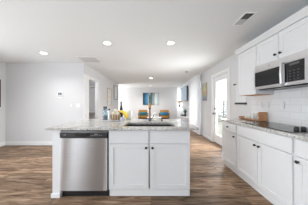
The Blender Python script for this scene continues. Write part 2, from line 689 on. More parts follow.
def shaker_mb(w_, h, t=.02, rail=.058, rec=.008):
    """door in local coords: x 0..w, z 0..h, front at y = -t, back at y = 0"""
    b = MB()
    b.box(0, rail, -t, 0, 0, h, .0015, 1)
    b.box(w_ - rail, w_, -t, 0, 0, h, .0015, 1)
    b.box(rail, w_ - rail, -t, 0, 0, rail, .0015, 1)
    b.box(rail, w_ - rail, -t, 0, h - rail, h, .0015, 1)
    b.box(rail - .002, w_ - rail + .002, -t + rec, -.002, rail - .002, h - rail + .002)
    return b


def slab_mb(w_, h, t=.02):
    return MB().box(0, w_, -t, 0, 0, h, .003, 2)


def knob_mb():
    b = MB()
    b.lathe([(0, 0), (.008, 0), (.006, .008), (.006, .014), (.015, .018), (.0165, .024), (.012, .030), (0, .032)], n=18)
    bmesh.ops.rotate(b.bm, verts=b.bm.verts, cent=(0, 0, 0), matrix=Matrix.Rotation(PI / 2, 3, 'X'))
    return b


def door(parent, x, z, w_, h, name='door', knob=None, y=0, slab=False):
    d = (slab_mb(w_, h) if slab else shaker_mb(w_, h)).build(name, M['cab'], parent, False, (x, y, z))
    if knob:
        k = knob_mb().build('knob', M['bronze'], d, True, (knob[0], -.02, knob[1]))
    return d


# --- island: local x along the front, y away from the camera, origin at front-left floor corner
IX0, IX1, IY = -1.277, .504, 1.775         # carcass front plane
isl = thing('kitchen_island', 'white painted kitchen island base with two paneled doors under the speckled worktop', 'kitchen island', (0, IY, 0))
CT = .883                                   # underside of the worktop
b = MB()
SBX0, SBX1 = -.548, IX1
mid = (SBX0 + SBX1) / 2
b.box(SBX0, mid - .006, 0, .585, .10, .60)
b.box(mid + .006, SBX1, 0, .585, .10, .60)
b.box(mid - .006, mid + .006, .12, .585, .10, .60)
b.box(SBX0, SBX0 + .02, 0, .585, .60, CT)
b.box(SBX1 - .02, SBX1, 0, .585, .60, CT)
b.box(SBX0 + .02, mid - .006, 0, .02, .60, CT)
b.box(mid + .006, SBX1 - .02, 0, .02, .60, CT)
b.box(mid - .02, mid + .02, .02, .03, .60, CT)
b.box(SBX0, SBX1, .04, .585, 0, .10)
b.build('body', M['cab'], isl)
MB().box(IX0, IX1, .585, .605, 0, CT).build('back_panel', M['cab'], isl)
b = MB()
b.box(IX0, -1.172, 0, .585, 0, CT)
b.build('end_panel', M['cab'], isl)
b = MB()
b.box(IX0 - .014, -1.172, -.014, .6, 0, .055, .004)
b.build('shoe_moulding', M['trim'], isl)
b = MB()
b.box(SBX0 + .002, SBX1 + .012, -.012 + .04, .04, 0, .098, .004)
b.box(SBX1, SBX1 + .012, .028, .6, 0, .098, .004)
b.build('toe_board', M['trim'], isl)
g = .012
half = (SBX1 - SBX0 - .03) / 2
xa = SBX0 + .012
xb = xa + half + .022 - .012
half -= .0
dzt = .125
mid = (SBX0 + SBX1) / 2
dw_ = (SBX1 - SBX0) / 2 - .018
door(isl, mid - .009 - dw_, .122, dw_, .577, 'door', (dw_ - .032, .577 - .045))
door(isl, mid + .009, .122, dw_, .577, 'door', (.032, .577 - .045))
door(isl, mid - .009 - dw_, .712, dw_, .158, 'drawer_front', None, 0, True)
door(isl, mid + .009, .712, dw_, .158, 'drawer_front', None, 0, True)

# --- dishwasher
dwx0, dwx1 = -1.168, -.556
DWX = dwx1 - dwx0
dsh = thing('dishwasher', 'stainless steel dishwasher with black control strip, built into the island', 'dishwasher', (dwx0, IY, 0))
MB().box(.004, DWX - .004, .012, .57, .09, .868).build('body', M['darkplastic'], dsh)
b = MB()
pts = [(.003, .012)]
nn = 16
for i in range(nn + 1):
    u = i / nn
    pts.append((.003 + (DWX - .006) * u, -.024 - .006 * (1 - (2 * u - 1) ** 6)))
pts.append((DWX - .003, .012))
b.prism(pts, 'z', .105, .775)
sdo = b.build('steel_door', M['steelpanel'], dsh, True)
uv = sdo.data.uv_layers.new(name='brushing')
for lp in sdo.data.loops:
    vco = sdo.data.vertices[lp.vertex_index].co
    uv.data[lp.index].uv = (vco.z, vco.x)
cp = MB().box(.003, DWX - .003, -.030, .012, .779, .848, .004).build('control_panel', M['darkplastic'], dsh)
for i in range(7):
    MB().box(.395 + i * .022, .407 + i * .022, -.0312, -.0298, .811, .815).build('button_mark', M['grey'], cp)
MB().box(.448, .486, -.0312, -.0298, .824, .832).build('display', M['grey'], cp)
MB().box(.055, .085, -.0312, -.0298, .816, .822).build('maker_plate', M['grey'], cp)
b = MB()
ar = [(.20 + .19 * i / 12, .815 - .022 * math.sin(PI * i / 12)) for i in range(13)] + [(.39, .833), (.20, .833)]
b.prism(ar, 'y', -.034, -.028)
b.build('handle_pocket', M['blackglass'], cp)
MB().box(.003, DWX - .003, -.020, .012, .851, .857).build('door_edge', M['steel'], dsh)
MB().box(.003, DWX - .003, -.012, .012, .859, .872, .002).build('top_gasket', M['black'], dsh)
MB().box(.004, DWX - .004, .030, .05, .004, .10).build('toe_kick', M['black'], dsh)
MB().box(DWX - .03, DWX - .012, -.02, .02, .088, .104).build('door_hinge', M['black'], dsh)


# --- worktop with a cut-out
def slab_with_hole(x0, x1, y0, y1, z0, z1, hole=None, rad=.05):
    bm = bmesh.new()
    loops = []
    outer = [(x0, y0), (x1, y0), (x1, y1), (x0, y1)]
    loops.append(outer)
    if hole:
        hx0, hx1, hy0, hy1 = hole
        pts = []
        for (cx, cy, a0) in ((hx1 - rad, hy1 - rad, 0), (hx0 + rad, hy1 - rad, 90), (hx0 + rad, hy0 + rad, 180), (hx1 - rad, hy0 + rad, 270)):
            for k in range(7):
                a = math.radians(a0 + 15 * k)
                pts.append((cx + rad * math.cos(a), cy + rad * math.sin(a)))
        loops.append(pts)
    es = []
    for L in loops:
        vs = [bm.verts.new((x, y, z0)) for x, y in L]
        es += [bm.edges.new((vs[i], vs[(i + 1) % len(vs)])) for i in range(len(vs))]
    bmesh.ops.triangle_fill(bm, use_beauty=True, use_dissolve=False, edges=es)
    r = bmesh.ops.extrude_face_region(bm, geom=list(bm.faces))
    for v in [g_ for g_ in r['geom'] if isinstance(g_, bmesh.types.BMVert)]:
        v.co.z = z1
    b = MB()
    b.bm.free()
    b.bm = bm
    return b


TZ = .914
HOLE = (-.375, .335, 1.825, 2.205)
b = slab_with_hole(-1.33, .60, 1.715, 2.72, CT, TZ, HOLE)
tag(b.build('island_worktop', M['granite']), 'speckled pale grey stone worktop on the white kitchen island', 'worktop')

# sink
snk = thing('kitchen_sink', 'dark undermount sink set into the island worktop', 'sink', (0, 0, 0))


def rrect(x0, x1, y0, y1, rad, z, bm, n=7):
    out = []
    for (cx, cy, a0) in ((x1 - rad, y1 - rad, 0), (x0 + rad, y1 - rad, 90), (x0 + rad, y0 + rad, 180), (x1 - rad, y0 + rad, 270)):
        for k in range(n):
            a = math.radians(a0 + 90 * k / (n - 1))
            out.append(bm.verts.new((cx + rad * math.cos(a), cy + rad * math.sin(a), z)))
    return out


b = MB()
hx0, hx1, hy0, hy1 = HOLE
R1 = rrect(hx0 - .012, hx1 + .012, hy0 - .012, hy1 + .012, .06, CT - .002, b.bm)
R2 = rrect(hx0 - .003, hx1 + .003, hy0 - .003, hy1 + .003, .052, CT - .002, b.bm)
R3 = rrect(hx0 + .004, hx1 - .004, hy0 + .004, hy1 - .004, .06, .70, b.bm)
R4 = rrect(hx0 + .03, hx1 - .03, hy0 + .03, hy1 - .03, .05, .675, b.bm)
R5 = rrect(hx0 - .012, hx1 + .012, hy0 - .012, hy1 + .012, .06, .662, b.bm)
for A, B in ((R1, R2), (R2, R3), (R3, R4), (R1, R5)):
    for i in range(len(A)):
        j = (i + 1) % len(A)
        b.bm.faces.new((A[i], A[j], B[j], B[i]))
b.bm.faces.new(R4)
b.bm.faces.new(R5)
b.build('basin', M['sinkmat'], snk, True)
MB().lathe([(0, .676), (.045, .676), (.045, .679), (.03, .680), (.02, .677), (0, .677)], (-.02, 2.05, 0)).build('drain', M['steel'], snk, True)

# faucet: tall spring-neck, spout towards the camera
fx, fy = -.02, 2.40
fct = thing('kitchen_faucet', 'tall gooseneck faucet with pull-down spray head behind the sink', 'faucet', (fx, fy, TZ))
MB().lathe([(0, 0), (.030, 0), (.030, .006), (.024, .012), (.022, .05), (.019, .06), (0, .06)]).build('base', M['nickel'], fct, True)
pts = [(0, 0, .05), (0, 0, .12), (0, 0, .22), (0, 0, .34)]
for i in range(1, 15):
    a = PI * i / 14
    pts.append((0, -.085 + .085 * math.cos(a), .355 + .10 * math.sin(a)))
pts += [(0, -.17, .30)]
MB().tube(pts, .0145, 14).build('neck', M['nickel'], fct, True)
MB().lathe([(0, .235), (.022, .235), (.024, .245), (.023, .285), (.0165, .31), (0, .31)], (0, -.17, 0), 20).build('spray_head', M['copper'], fct, True)
MB().lathe([(0, .215), (.018, .215), (.021, .220), (.021, .236), (0, .236)], (0, -.17, 0), 20).build('nozzle', M['black'], fct, True)
b = MB()
b.cyl((.018, 0, .04), (.045, 0, .05), .009)
b.tube([(.045, 0, .05), (.06, -.01, .075), (.068, -.02, .115)], [.007, .006, .005])
b.build('lever', M['nickel'], fct, True)

# soap pump
sp = thing('soap_dispenser', 'small dark soap dispenser pump right of the tall faucet', 'soap dispenser', (.19, 2.40, TZ))
MB().lathe([(0, 0), (.020, 0), (.020, .006), (.012, .012), (.010, .05), (0, .05)], n=18).build('collar', M['bronze'], sp, True)
b = MB()
b.cyl((0, 0, .045), (0, 0, .075), .006)
b.tube([(0, 0, .073), (0, -.03, .078), (0, -.06, .068)], [.008, .007, .005])
b.build('spout', M['bronze'], sp, True)

# tray and what stands on it
tx, ty = -.70, 2.45
tr_ = MB().lathe([(0, 0), (.165, 0), (.182, .004), (.186, .016), (.182, .026), (.174, .026), (.170, .016), (0, .016)], n=48)
tray = tag(tr_.build('serving_tray', M['marble'], None, True, (tx, ty, TZ)), 'round pale marble serving tray on the island worktop left of the sink', 'tray')
TT = TZ + .0165
j = thing('glass_jar', 'tall pale blue glass jar with dark lid standing on the marble tray', 'jar', (-.815, 2.44, TT))
MB().lathe([(0, 0), (.038, 0), (.042, .006), (.042, .17), (.036, .195), (.030, .205), (0, .205)], n=28).build('body', M['blueglass'], j, True)
MB().lathe([(0, .206), (.034, .206), (.036, .212), (.036, .232), (.03, .238), (0, .238)], n=28).build('lid', M['darkvent'], j, True)
MB().lathe([(0, .006), (.034, .006), (.034, .075), (0, .08)], n=24).build('contents', M['screen'], j, True)
s_ = thing('salt_shaker', 'slim cream shaker with dark cap between the blue jar and the basket', 'shaker', (-.735, 2.40, TT))
MB().lathe([(0, 0), (.020, 0), (.023, .01), (.020, .09), (.016, .16), (.017, .17), (0, .17)], n=22).build('body', M['ceramic'], s_, True)
MB().lathe([(0, .171), (.017, .171), (.018, .18), (.013, .198), (0, .202)], n=22).build('cap', M['black'], s_, True)
bk = thing('wicker_basket', 'small round woven tan basket holding cream rolls on the marble tray', 'basket', (-.635, 2.46, TT))
b = MB()
b.lathe([(0, 0), (.068, 0), (.078, .01), (.088, .06), (.090, .080), (.085, .083), (.080, .06), (.070, .015), (0, .012)], n=36)
b.build('bowl', M['wicker'], bk, True)
b = MB()
b.tube([(.085 * math.cos(2 * PI * i / 24), .085 * math.sin(2 * PI * i / 24), .082) for i in range(25)], .007, 8)
b.build('rim', M['wicker'], bk, True)
for i, (px, py, pz, r_) in enumerate(((-.034, -.018, .112, .034), (.034, -.016, .112, .034), (0, .030, .118, .034), (.0, -.006, .162, .032))):
    q = MB().sphere((0, 0, 0), r_, (1.15, .95, .85), 3)
    tag(q.build('bread_roll', M['mat'] if False else noisy('bread_crust', (.72, .60, .42), (.84, .76, .62), 18, .8), None, True, (-.635 + px, 2.46 + py, TT + pz)),
        ['cream bread roll at the left in the wicker basket', 'cream bread roll at the right in the wicker basket', 'cream bread roll at the back of the wicker basket', 'cream bread roll on top of the basket pile'][i], 'bread roll', 'bread rolls in the basket')

# bananas
bn = thing('banana_bunch', 'bunch of yellow bananas on the island worktop right of the basket', 'bananas', (-.505, 2.53, TZ))
for k in range(4):
    b = MB()
    pts, rad = [], []
    ya = -.05 + .032 * k
    for i in range(13):
        a = math.radians(100 - 108 * i / 12)
        R_ = .10 + .004 * k
        pts.append((-.055 + R_ * math.cos(a) * 1.0, ya * (i / 12.0) * 1.1 - .005, .045 + R_ * math.sin(a) * 1.08))
        rad.append(.009 if i in (0,) else (.013 if i == 1 else (.018 if i in (2, 11) else (.010 if i == 12 else .021))))
    b.tube(pts, rad, 10)
    q = b.build('banana', M['banana'], bn, True)
b = MB()
b.cyl((-.075, -.005, .145), (-.098, -.005, .168), .014, .009, 10)
b.build('stem', M['bananatip'], bn, True)

wb = thing('wine_bottle', 'slim dark navy bottle standing behind the bananas on the island', 'bottle', (-.578, 2.655, TZ))
MB().lathe([(0, 0), (.030, 0), (.033, .005), (.033, .16), (.030, .20), (.017, .26), (.013, .285), (.013, .335), (0, .335)], n=24).build('body', M['bottle'], wb, True)
MB().lathe([(.0135, .29), (.0145, .29), (.0145, .345), (0, .346)], n=24).build('cap', M['black'], wb, True)
ck = MB().lathe([(0, 0), (.05, 0), (.056, .008), (.058, .15), (.060, .165), (.054, .165), (.052, .15), (.050, .012), (0, .01)], n=30)
tag(ck.build('utensil_crock', M['ceramic'], None, True, (-.425, 2.655, TZ)), 'plain white ceramic crock on the island behind the bananas', 'crock')
mg = thing('coffee_mug', 'small lavender and white mug in front of the bananas on the island', 'mug', (-.50, 2.385, TZ))
MB().lathe([(0, 0), (.030, 0), (.036, .006), (.036, .07), (.032, .07), (.031, .01), (0, .008)], n=26).build('cup', noisy('lavender_glaze', (.55, .56, .66), (.75, .75, .80), 20, .2), mg, True)
MB().tube([(.034, 0, .058), (.055, 0, .056), (.060, 0, .036), (.052, 0, .018), (.034, 0, .014)], .005, 8).build('handle', M['ceramic'], mg, True)

# ------------------------------------------------------------------ right run (local x = along -y world: doors face -X)
# rotate so local -y (front) points to world -X : local x -> world -y? use rz = -90deg: local (x,y)->(y,-x)... front (0,-1)->(-1,0)
RX = 1.44                                   # carcass front plane


def right_unit(name, label, cat, ystart, width, front, rz=-PI / 2):
    """ystart = far end (world y); local x runs towards the camera"""
    return thing(name, label, cat, (front, ystart, 0), rz)


BD = XR - RX - .004
DEP = BD


def base_unit(label, ystart, width, layout):
    u = right_unit('base_cabinet', label, 'cabinet', ystart, width, RX)
    b = MB()
    b.box(0, width, 0, DEP, .10, CT)
    b.box(0, width, .045, DEP, 0, .10)
    b.build('body', M['cab'], u)
    MB().box(.001, width - .001, .033, .045, 0, .098, .003).build('toe_board', M['trim'], u)
    if layout == 'left_small':
        d = slab_mb(width - .03, .158).build('drawer', M['cab'], u, False, (.015, 0, .712))
        knob_mb().build('knob', M['bronze'], d, True, ((width - .03) / 2, -.02, .079))
        door(u, .015, .122, width - .03, .577, 'door', (width - .03 - .032, .577 - .045))
    elif layout == 'double':
        slab_mb(width - .03, .158).build('drawer_front', M['cab'], u, False, (.015, 0, .712))
        h2 = width / 2 - .018
        door(u, .015, .122, h2, .577, 'door', (h2 - .032, .577 - .045))
        door(u, width / 2 + .003, .122, h2, .577, 'door', (.032, .577 - .045))
    else:
        d = slab_mb(width - .03, .158).build('drawer', M['cab'], u, False, (.015, 0, .712))
        knob_mb().build('knob', M['bronze'], d, True, ((width - .03) / 2, -.02, .079))
        door(u, .015, .122, width - .03, .577, 'door', (.032, .577 - .045))
    return u


YA, YB1, YC1, YD1 = 2.755, 2.285, 1.365, .70
base_unit('narrow white base cabinet with one drawer, nearest the patio door', YA, YA - YB1, 'left_small')
base_unit('wide white base cabinet with two doors under the black cooktop', YB1 - .001, YB1 - YC1 - .002, 'double')
base_unit('white base cabinet at the right edge, right of the wide cooktop cabinet', YC1 - .001, YC1 - YD1, 'right')
b = MB().box(1.40, XR - .012, .66, 2.775, CT + .0005, TZ, .003)
tag(b.build('counter_worktop', M['granite']), 'long speckled stone worktop along the right wall over base cabinets', 'worktop')
# backsplash tile
sbox('backsplash_tile', M['tile'], XR - .010, XR, .66, 2.70, TZ - .02, 1.80)

# cooktop
ck = thing('cooktop', 'black glass electric cooktop set in the right-hand worktop', 'cooktop', (1.70, 1.815, TZ))
MB().box(-.245, .245, -.38, .38, 0.0, .007, .003).build('glass_top', M['blackglass'], ck)
M['ringmark'] = mat('burner_ring', (.10, .10, .105), .25)
for (px, py, r_) in ((-.11, -.10, .095), (.12, -.10, .075), (-.11, .22, .075), (.12, .22, .10)):
    b = MB().lathe([(r_ - .003, .0072), (r_, .0078), (r_ + .003, .0072)], (px, py, 0), 40)
    b.build('burner_ring', M['ringmark'], ck, True)
for px in (-.075, .005, .085, .165):
    b = MB()
    b.lathe([(0, .007), (.024, .007), (.025, .011), (.022, .032), (.019, .036), (0, .037)], (px, -.285, 0), 20)
    b.box(px - .004, px + .004, -.285 - .021, -.285 + .021, .032, .046, .002)
    b.build('knob', M['black'], ck, True)

# wooden caddy with white cups
cd = thing('wooden_caddy', 'wooden serving caddy with one tall end on the right worktop beside the cooktop', 'caddy', (1.865, 2.53, TZ))
CWX = .075
MB().box(-CWX, CWX, -.255, .255, .012, .028, .003).build('base_board', M['oak'], cd)
MB().box(-CWX, CWX, -.255, -.235, .028, .165, .006).build('end_board', M['oak'], cd)
b = MB()
b.box(-CWX, CWX, .255, .275, .010, .05, .006)
b.build('end_grip', M['oak'], cd)
for sy_ in (-.22, .22):
    MB().box(-.06, .06, sy_ - .015, sy_ + .015, 0, .012).build('foot', M['black'], cd)
for i, (py, r_, h_, px) in enumerate(((2.58, .036, .075, 1.85), (2.485, .036, .075, 1.85), (2.67, .04, .055, 1.86))):
    b = MB().lathe([(0, 0), (r_ * .6, 0), (r_ * .85, .012), (r_, h_), (r_ * .9, h_), (r_ * .75, .014), (0, .010)], n=26)
    tag(b.build('white_cup', M['ceramic'], None, True, (px, py, TZ + .0285)),
        ['white cup in the middle of the wooden caddy', 'white cup nearest the glass tumblers in the wooden caddy', 'low white bowl at the far end of the wooden caddy'][i], 'cup' if i < 2 else 'bowl', 'white cups in the wooden caddy')
for i, (py, px) in enumerate(((2.40, 1.83), (2.345, 1.90))):
    b = MB().lathe([(0, 0), (.028, 0), (.033, .11), (.031, .11), (.026, .006), (0, .006)], n=24)
    tag(b.build('glass_tumbler', M['clearglass'], None, True, (px, py, TZ + .0285)),
        ['clear glass tumbler left of the other, in the wooden caddy', 'clear glass tumbler against the tall end of the caddy'][i], 'glass', 'glasses in the wooden caddy')

# outlets on the tile
for i, (py, label) in enumerate(((2.47, 'white outlet plate on the tile behind the wooden caddy'), (2.32, 'white outlet plate on the tile just right of the caddy'), (2.06, 'white outlet plate on the tile above the cooktop'))):
    o = thing('wall_outlet', label, 'outlet', (XR - .0105, py, 1.19), 0, 'outlets on the backsplash')
    MB().box(-.006, 0, -.036, .036, -.058, .058, .003).build('cover_plate', M['white'], o)
    for dz in (-.022, .022):
        MB().box(-.008, -.005, -.017, .017, dz - .015, dz + .015, .003).build('socket', M['trim'], o)

# upper cabinets
UX = 1.70
UD = XR - UX - .003
U0, U1, U2, U3 = 2.655, 2.190, 1.432, .70


def upper_unit(label, ystart, width, z0, z1, ndoor, under=True, knobs=()):
    u = right_unit('wall_cabinet', label, 'cabinet', ystart, width, UX)
    MB().box(0, width, 0, UD, z0, z1).build('body', M['cab'], u)
    if under:
        MB().box(.012, width - .012, .012, UD - .012, z0 - .004, z0).build('underside', M['ply'], u)
    w2 = width / ndoor
    for i in range(ndoor):
        ww = w2 - .008
        d = slab_mb(ww, z1 - z0 - .02).build('door', M['cab'], u, False, (i * w2 + .004, 0, z0 + .006)) if False else door(u, i * w2 + .004, z0 + .006, ww, z1 - z0 - .02, 'door', knobs[i] if knobs else None)
    return u


ZT = 2.165
upper_unit('tall white wall cabinet left of the microwave', U0, U0 - U1, 1.37, ZT, 1)
w2 = (U1 - U2) / 2
upper_unit('short white two-door wall cabinet directly above the microwave', U1 - .001, U1 - U2 - .002, 1.80, ZT, 2, False, ((w2 - .036, .07), (.038, .07)))
upper_unit('tall white wall cabinet at the right edge past the microwave', U2 - .001, U2 - U3, 1.37, ZT, 1)
# crown moulding
b = MB()
prof = [(UX - .022, ZT), (UX - .03, ZT + .02), (UX - .055, ZT + .065), (UX - .062, ZT + .08), (UX - .02, ZT + .08), (UX + .0, ZT)]
b.prism([(p, q) for p, q in prof], 'y', U3, U0 + .04)
b.box(UX, XR - .003, U0 - .0, U0 + .04, ZT + .0, ZT + .08)
b.box(UX - .01, XR - .003, U3, U0, ZT + .001, ZT + .02)
struct(b.build('trim_3', M['cab']))

# microwave
MX = 1.652
mw = thing('microwave', 'stainless over-the-range microwave with black glass door', 'microwave', (MX, U1 - .004, 0), -PI / 2)
MWW = U1 - U2 - .008
m0, m1 = 1.438, 1.797
MB().box(0, MWW, .03, XR - MX - .012, m0 + .01, m1).build('body', M['darkplastic'], mw)
MB().box(0, MWW, 0, .03, m1 - .085, m1, .004).build('vent_band', M['steel'], mw)
MB().lathe([(0, 0), (.012, 0), (.012, .002), (0, .0025)], n=20).build('badge', M['grey'], mw, True).matrix_local = Matrix.Translation((.27, 0, m1 - .045)) @ Matrix.Rotation(PI / 2, 4, 'X')
b = MB()
dwid = .50
b.box(0, .022, -.012, .03, m0 + .0, m1 - .088, .003)
b.box(.022, dwid, -.012, .03, m0, m0 + .038, .003)
b.box(.022, dwid, -.012, .03, m1 - .10, m1 - .088, .002)
b.box(dwid - .03, dwid, -.012, .03, m0 + .038, m1 - .10, .002)
dr = b.build('door', M['steel'], mw)
MB().box(.022, dwid - .03, -.008, .02, m0 + .038, m1 - .10).build('door_window', M['blackglass'], dr)
b = MB()
hz0, hz1 = m0 + .015, m1 - .075
b.tube([(dwid - .012, -.012, hz0), (dwid - .012, -.04, hz0 + .012), (dwid - .012, -.045, (hz0 + hz1) / 2), (dwid - .012, -.04, hz1 - .012), (dwid - .012, -.012, hz1)], .015, 12)
b.build('handle', M['steel'], dr, True)
cpn = MB().box(dwid + .004, MWW - .03, -.010, .03, m0 + .038, m1 - .092, .003).build('control_panel', M['blackglass'], mw)
for r_ in range(4):
    for c_ in range(3):
        MB().box(dwid + .06 + c_ * .045, dwid + .078 + c_ * .045, -.0112, -.0098, m0 + .06 + r_ * .034, m0 + .068 + r_ * .034).build('key', M['keymark'], cpn)
MB().box(dwid + .06, dwid + .17, -.0112, -.0098, m1 - .13, m1 - .105).build('display', M['keymark'], cpn)
b = MB()
b.box(MWW - .029, MWW, -.012, .03, m0, m1 - .088, .003)
b.box(dwid + .002, MWW - .029, -.012, .03, m0, m0 + .036, .003)
b.build('frame', M['steel'], mw)
b = MB().box(.02, MWW - .02, .05, XR - MX - .03, m0 - .012, m0 + .01, .004)
b.build('grease_filter', M['black'], mw)
MB().box(.30, .42, .06, .12, m0 - .0145, m0 - .011).build('task_lamp', M['grille'], mw)

# ------------------------------------------------------------------ wall-mounted and ceiling things
hg = thing('hanging_canvas', 'plain white hanging canvas with black bottom bar on wall beside wall cabinet', 'wall hanging', (XR, 3.02, 1.20))
MB().box(-.012, -.004, -.17, .17, .03, .43).build('cloth', M['canvas'], hg)
MB().box(-.03, -.001, -.185, .185, 0, .042, .004).build('bottom_bar', M['black'], hg)
b = MB()
b.cyl((-.001, .17, .46), (-.04, .17, .46), .012)
b.sphere((-.045, .17, .46), .02)
b.build('peg', M['black'], hg, True)
MB().box(-.02, -.001, -.17, .17, .425, .45, .003).build('top_bar', M['white'], hg)

tx_ = (60.3 - 151) / 34.0
th = thing('security_panel', 'white wall panel with dark screen on the wall left of the pantry', 'control panel', (-2.66, YLW, 1.48))
MB().box(-.082, .082, -.022, 0, -.088, .088, .006).build('housing', M['white'], th)
MB().box(-.055, .055, -.0235, -.021, -.012, .062, .001).build('screen', M['screen'], th)
MB().box(-.060, .060, -.0235, -.021, -.048, -.030, .001).build('button_strip', M['darkplastic'], th)
MB().box(-.012, .012, -.0245, -.023, .01, .03, .001).build('screen_readout', M['grey'], th)
for i, (sx_, hw, n_) in enumerate(((-2.345, .022, 1), (-2.145, .057, 2))):
    sw = thing('switch_plate', ['small single white switch right of the security panel', 'double white switch plate nearest the pantry corner'][i], 'light switch', (sx_, YLW, 1.165), 0, 'light switches')
    MB().box(-hw, hw, -.007, 0, -.034 if i == 0 else -.058, .034 if i == 0 else .058, .003).build('cover_plate', M['white'], sw)
    for k in range(n_):
        cx_ = 0 if n_ == 1 else (-.024 + .048 * k)
        MB().box(cx_ - .014, cx_ + .014, -.011, -.006, -.026, .026, .002).build('rocker', M['trim'], sw)


def picture(name, label, loc, rz, w_, h, fm, am, fw=.025, mount=.05, depth=.025):
    p = thing(name, label, 'picture', loc, rz)
    b = MB()
    b.box(-w_ / 2, -w_ / 2 + fw, -depth, 0, -h / 2, h / 2, .002)
    b.box(w_ / 2 - fw, w_ / 2, -depth, 0, -h / 2, h / 2, .002)
    b.box(-w_ / 2 + fw, w_ / 2 - fw, -depth, 0, -h / 2, -h / 2 + fw, .002)
    b.box(-w_ / 2 + fw, w_ / 2 - fw, -depth, 0, h / 2 - fw, h / 2, .002)
    b.build('frame', fm, p)
    if mount:
        MB().box(-w_ / 2 + fw, w_ / 2 - fw, -.012, -.002, -h / 2 + fw, h / 2 - fw).build('mount', M['mat'], p)
        MB().box(-w_ / 2 + fw + mount, w_ / 2 - fw - mount, -.0135, -.011, -h / 2 + fw + mount, h / 2 - fw - mount).build('print', am, p)
    else:
        MB().box(-w_ / 2 + fw, w_ / 2 - fw, -.016, -.002, -h / 2 + fw, h / 2 - fw).build('print', am, p)
    return p


# on the pantry wall (normal +X): rz = +90deg turns local -y to +x
picture('framed_picture', 'light wood framed picture on the pantry wall, the lower and nearer one', (XP + .001, 6.47, 1.54), PI / 2, .66, .80, M['goldframe'], M['art_print'], .03, .07)
picture('framed_picture', 'dark framed pale picture on the pantry wall, the higher and farther one', (XP + .001, 7.62, 1.83), PI / 2, .72, .76, M['darkwood'], M['art_print'], .025, .05)
picture('framed_picture', 'dark picture cut by the left edge on the left wall', (XL + .001, 3.60, 1.51), PI / 2, .55, .78, M['darkwood'], M['art_dark'], .03, 0)
picture('abstract_painting', 'small yellow, green and blue painting on the right wall by the patio door', (XR - .001, 5.02, 1.65), -PI / 2, .36, .64, M['goldframe'], M['art_side'], .008, 0, .03)
picture('abstract_painting', 'wide blue and white abstract painting on the far wall above armchairs', (.0, YF - .001, 1.57), 0, 1.17, .88, M['darkwood'], M['art_blue'], .008, 0, .035)


def downlight(x, y, label):
    d = thing('recessed_downlight', label, 'ceiling light', (x, y, ZC), 0, 'recessed downlights')
    MB().lathe([(.065, -.002), (.085, -.001), (.088, -.006), (.070, -.010), (.062, -.006)], n=32).build('trim_ring', M['trim'], d, True)
    MB().lathe([(0, -.0035), (.066, -.0035), (.066, -.001), (0, -.001)], n=32).build('diffuser', M['lamp'], d)
    l = bpy.data.lights.new('downlight_beam', 'SPOT')
    l.energy = 44 if y < 4 else 150
    l.spot_size = math.radians(140)
    l.spot_blend = .8
    l.shadow_soft_size = .07
    l.color = (1, .985, .965)
    lo = bpy.data.objects.new('downlight_beam', l)
    lo.location = (0, 0, -.02)
    lo.parent = d
    C.objects.link(lo)


for x, y, lb in ((-2.52, 3.22, 'lit recessed ceiling light nearest the left wall panel'), (-.855, 2.69, 'lit recessed ceiling light above the left half of the island'),
                 (.385, 2.69, 'lit recessed ceiling light above the right half of the island'), (.0, 6.34, 'lit recessed ceiling light in the middle of the living area'),
                 (-.04, 9.0, 'lit recessed ceiling light farthest away, before the blue painting')):
    downlight(x, y, lb)

sd = thing('smoke_detector', 'small round smoke detector on the ceiling in front of the curtain', 'smoke detector', (1.32, 5.07, ZC))
MB().lathe([(0, -.034), (.045, -.034), (.058, -.026), (.064, -.001), (0, -.001)], n=30).build('housing', M['grey'], sd, True)
MB().lathe([(.02, -.0355), (.026, -.037), (.032, -.0345)], n=24).build('sensor_ring', M['darkplastic'], sd, True)


def vent(label, cx, cy, sx_, sy_, slats, duct, fr=.025, split=False):
    v = thing('ceiling_vent', label, 'vent', (cx, cy, ZC))
    b = MB()
    b.box(-sx_ / 2, -sx_ / 2 + fr, -sy_ / 2, sy_ / 2, -.012, -.001, .003)
    b.box(sx_ / 2 - fr, sx_ / 2, -sy_ / 2, sy_ / 2, -.012, -.001, .003)
    b.box(-sx_ / 2 + fr, sx_ / 2 - fr, -sy_ / 2, -sy_ / 2 + fr, -.012, -.001, .003)
    b.box(-sx_ / 2 + fr, sx_ / 2 - fr, sy_ / 2 - fr, sy_ / 2, -.015, -.001, .003)
    b.build('frame', M['ventwhite'], v)
    MB().box(-sx_ / 2 + fr, sx_ / 2 - fr, -sy_ / 2 + fr, sy_ / 2 - fr, -.003, -.001).build('duct', duct, v)
    y = -sy_ / 2 + fr
    L = sy_ - 2 * fr
    for k in range(slats):
        yy = y + L * (k + .5) / slats
        tilt = -.75
        if split:
            tilt = .8 if k < slats / 2 else -.8
        MB().box(-sx_ / 2 + fr, sx_ / 2 - fr, yy - L / slats * .40, yy + L / slats * .40, -.0086, -.0074, 0, 2, Matrix.Rotation(tilt * (.7 if split else .5), 3, 'X')).build('slat', M['grille'], v)
    return v


vent('large square return air grille on the ceiling before the pantry corner', -1.66, 3.70, .50, .50, 14, M['darkvent'], .03)
vent('small two-way ceiling register near the right wall cabinets', 1.305, 1.925, .16, .30, 10, M['darkvent'], .022, True)


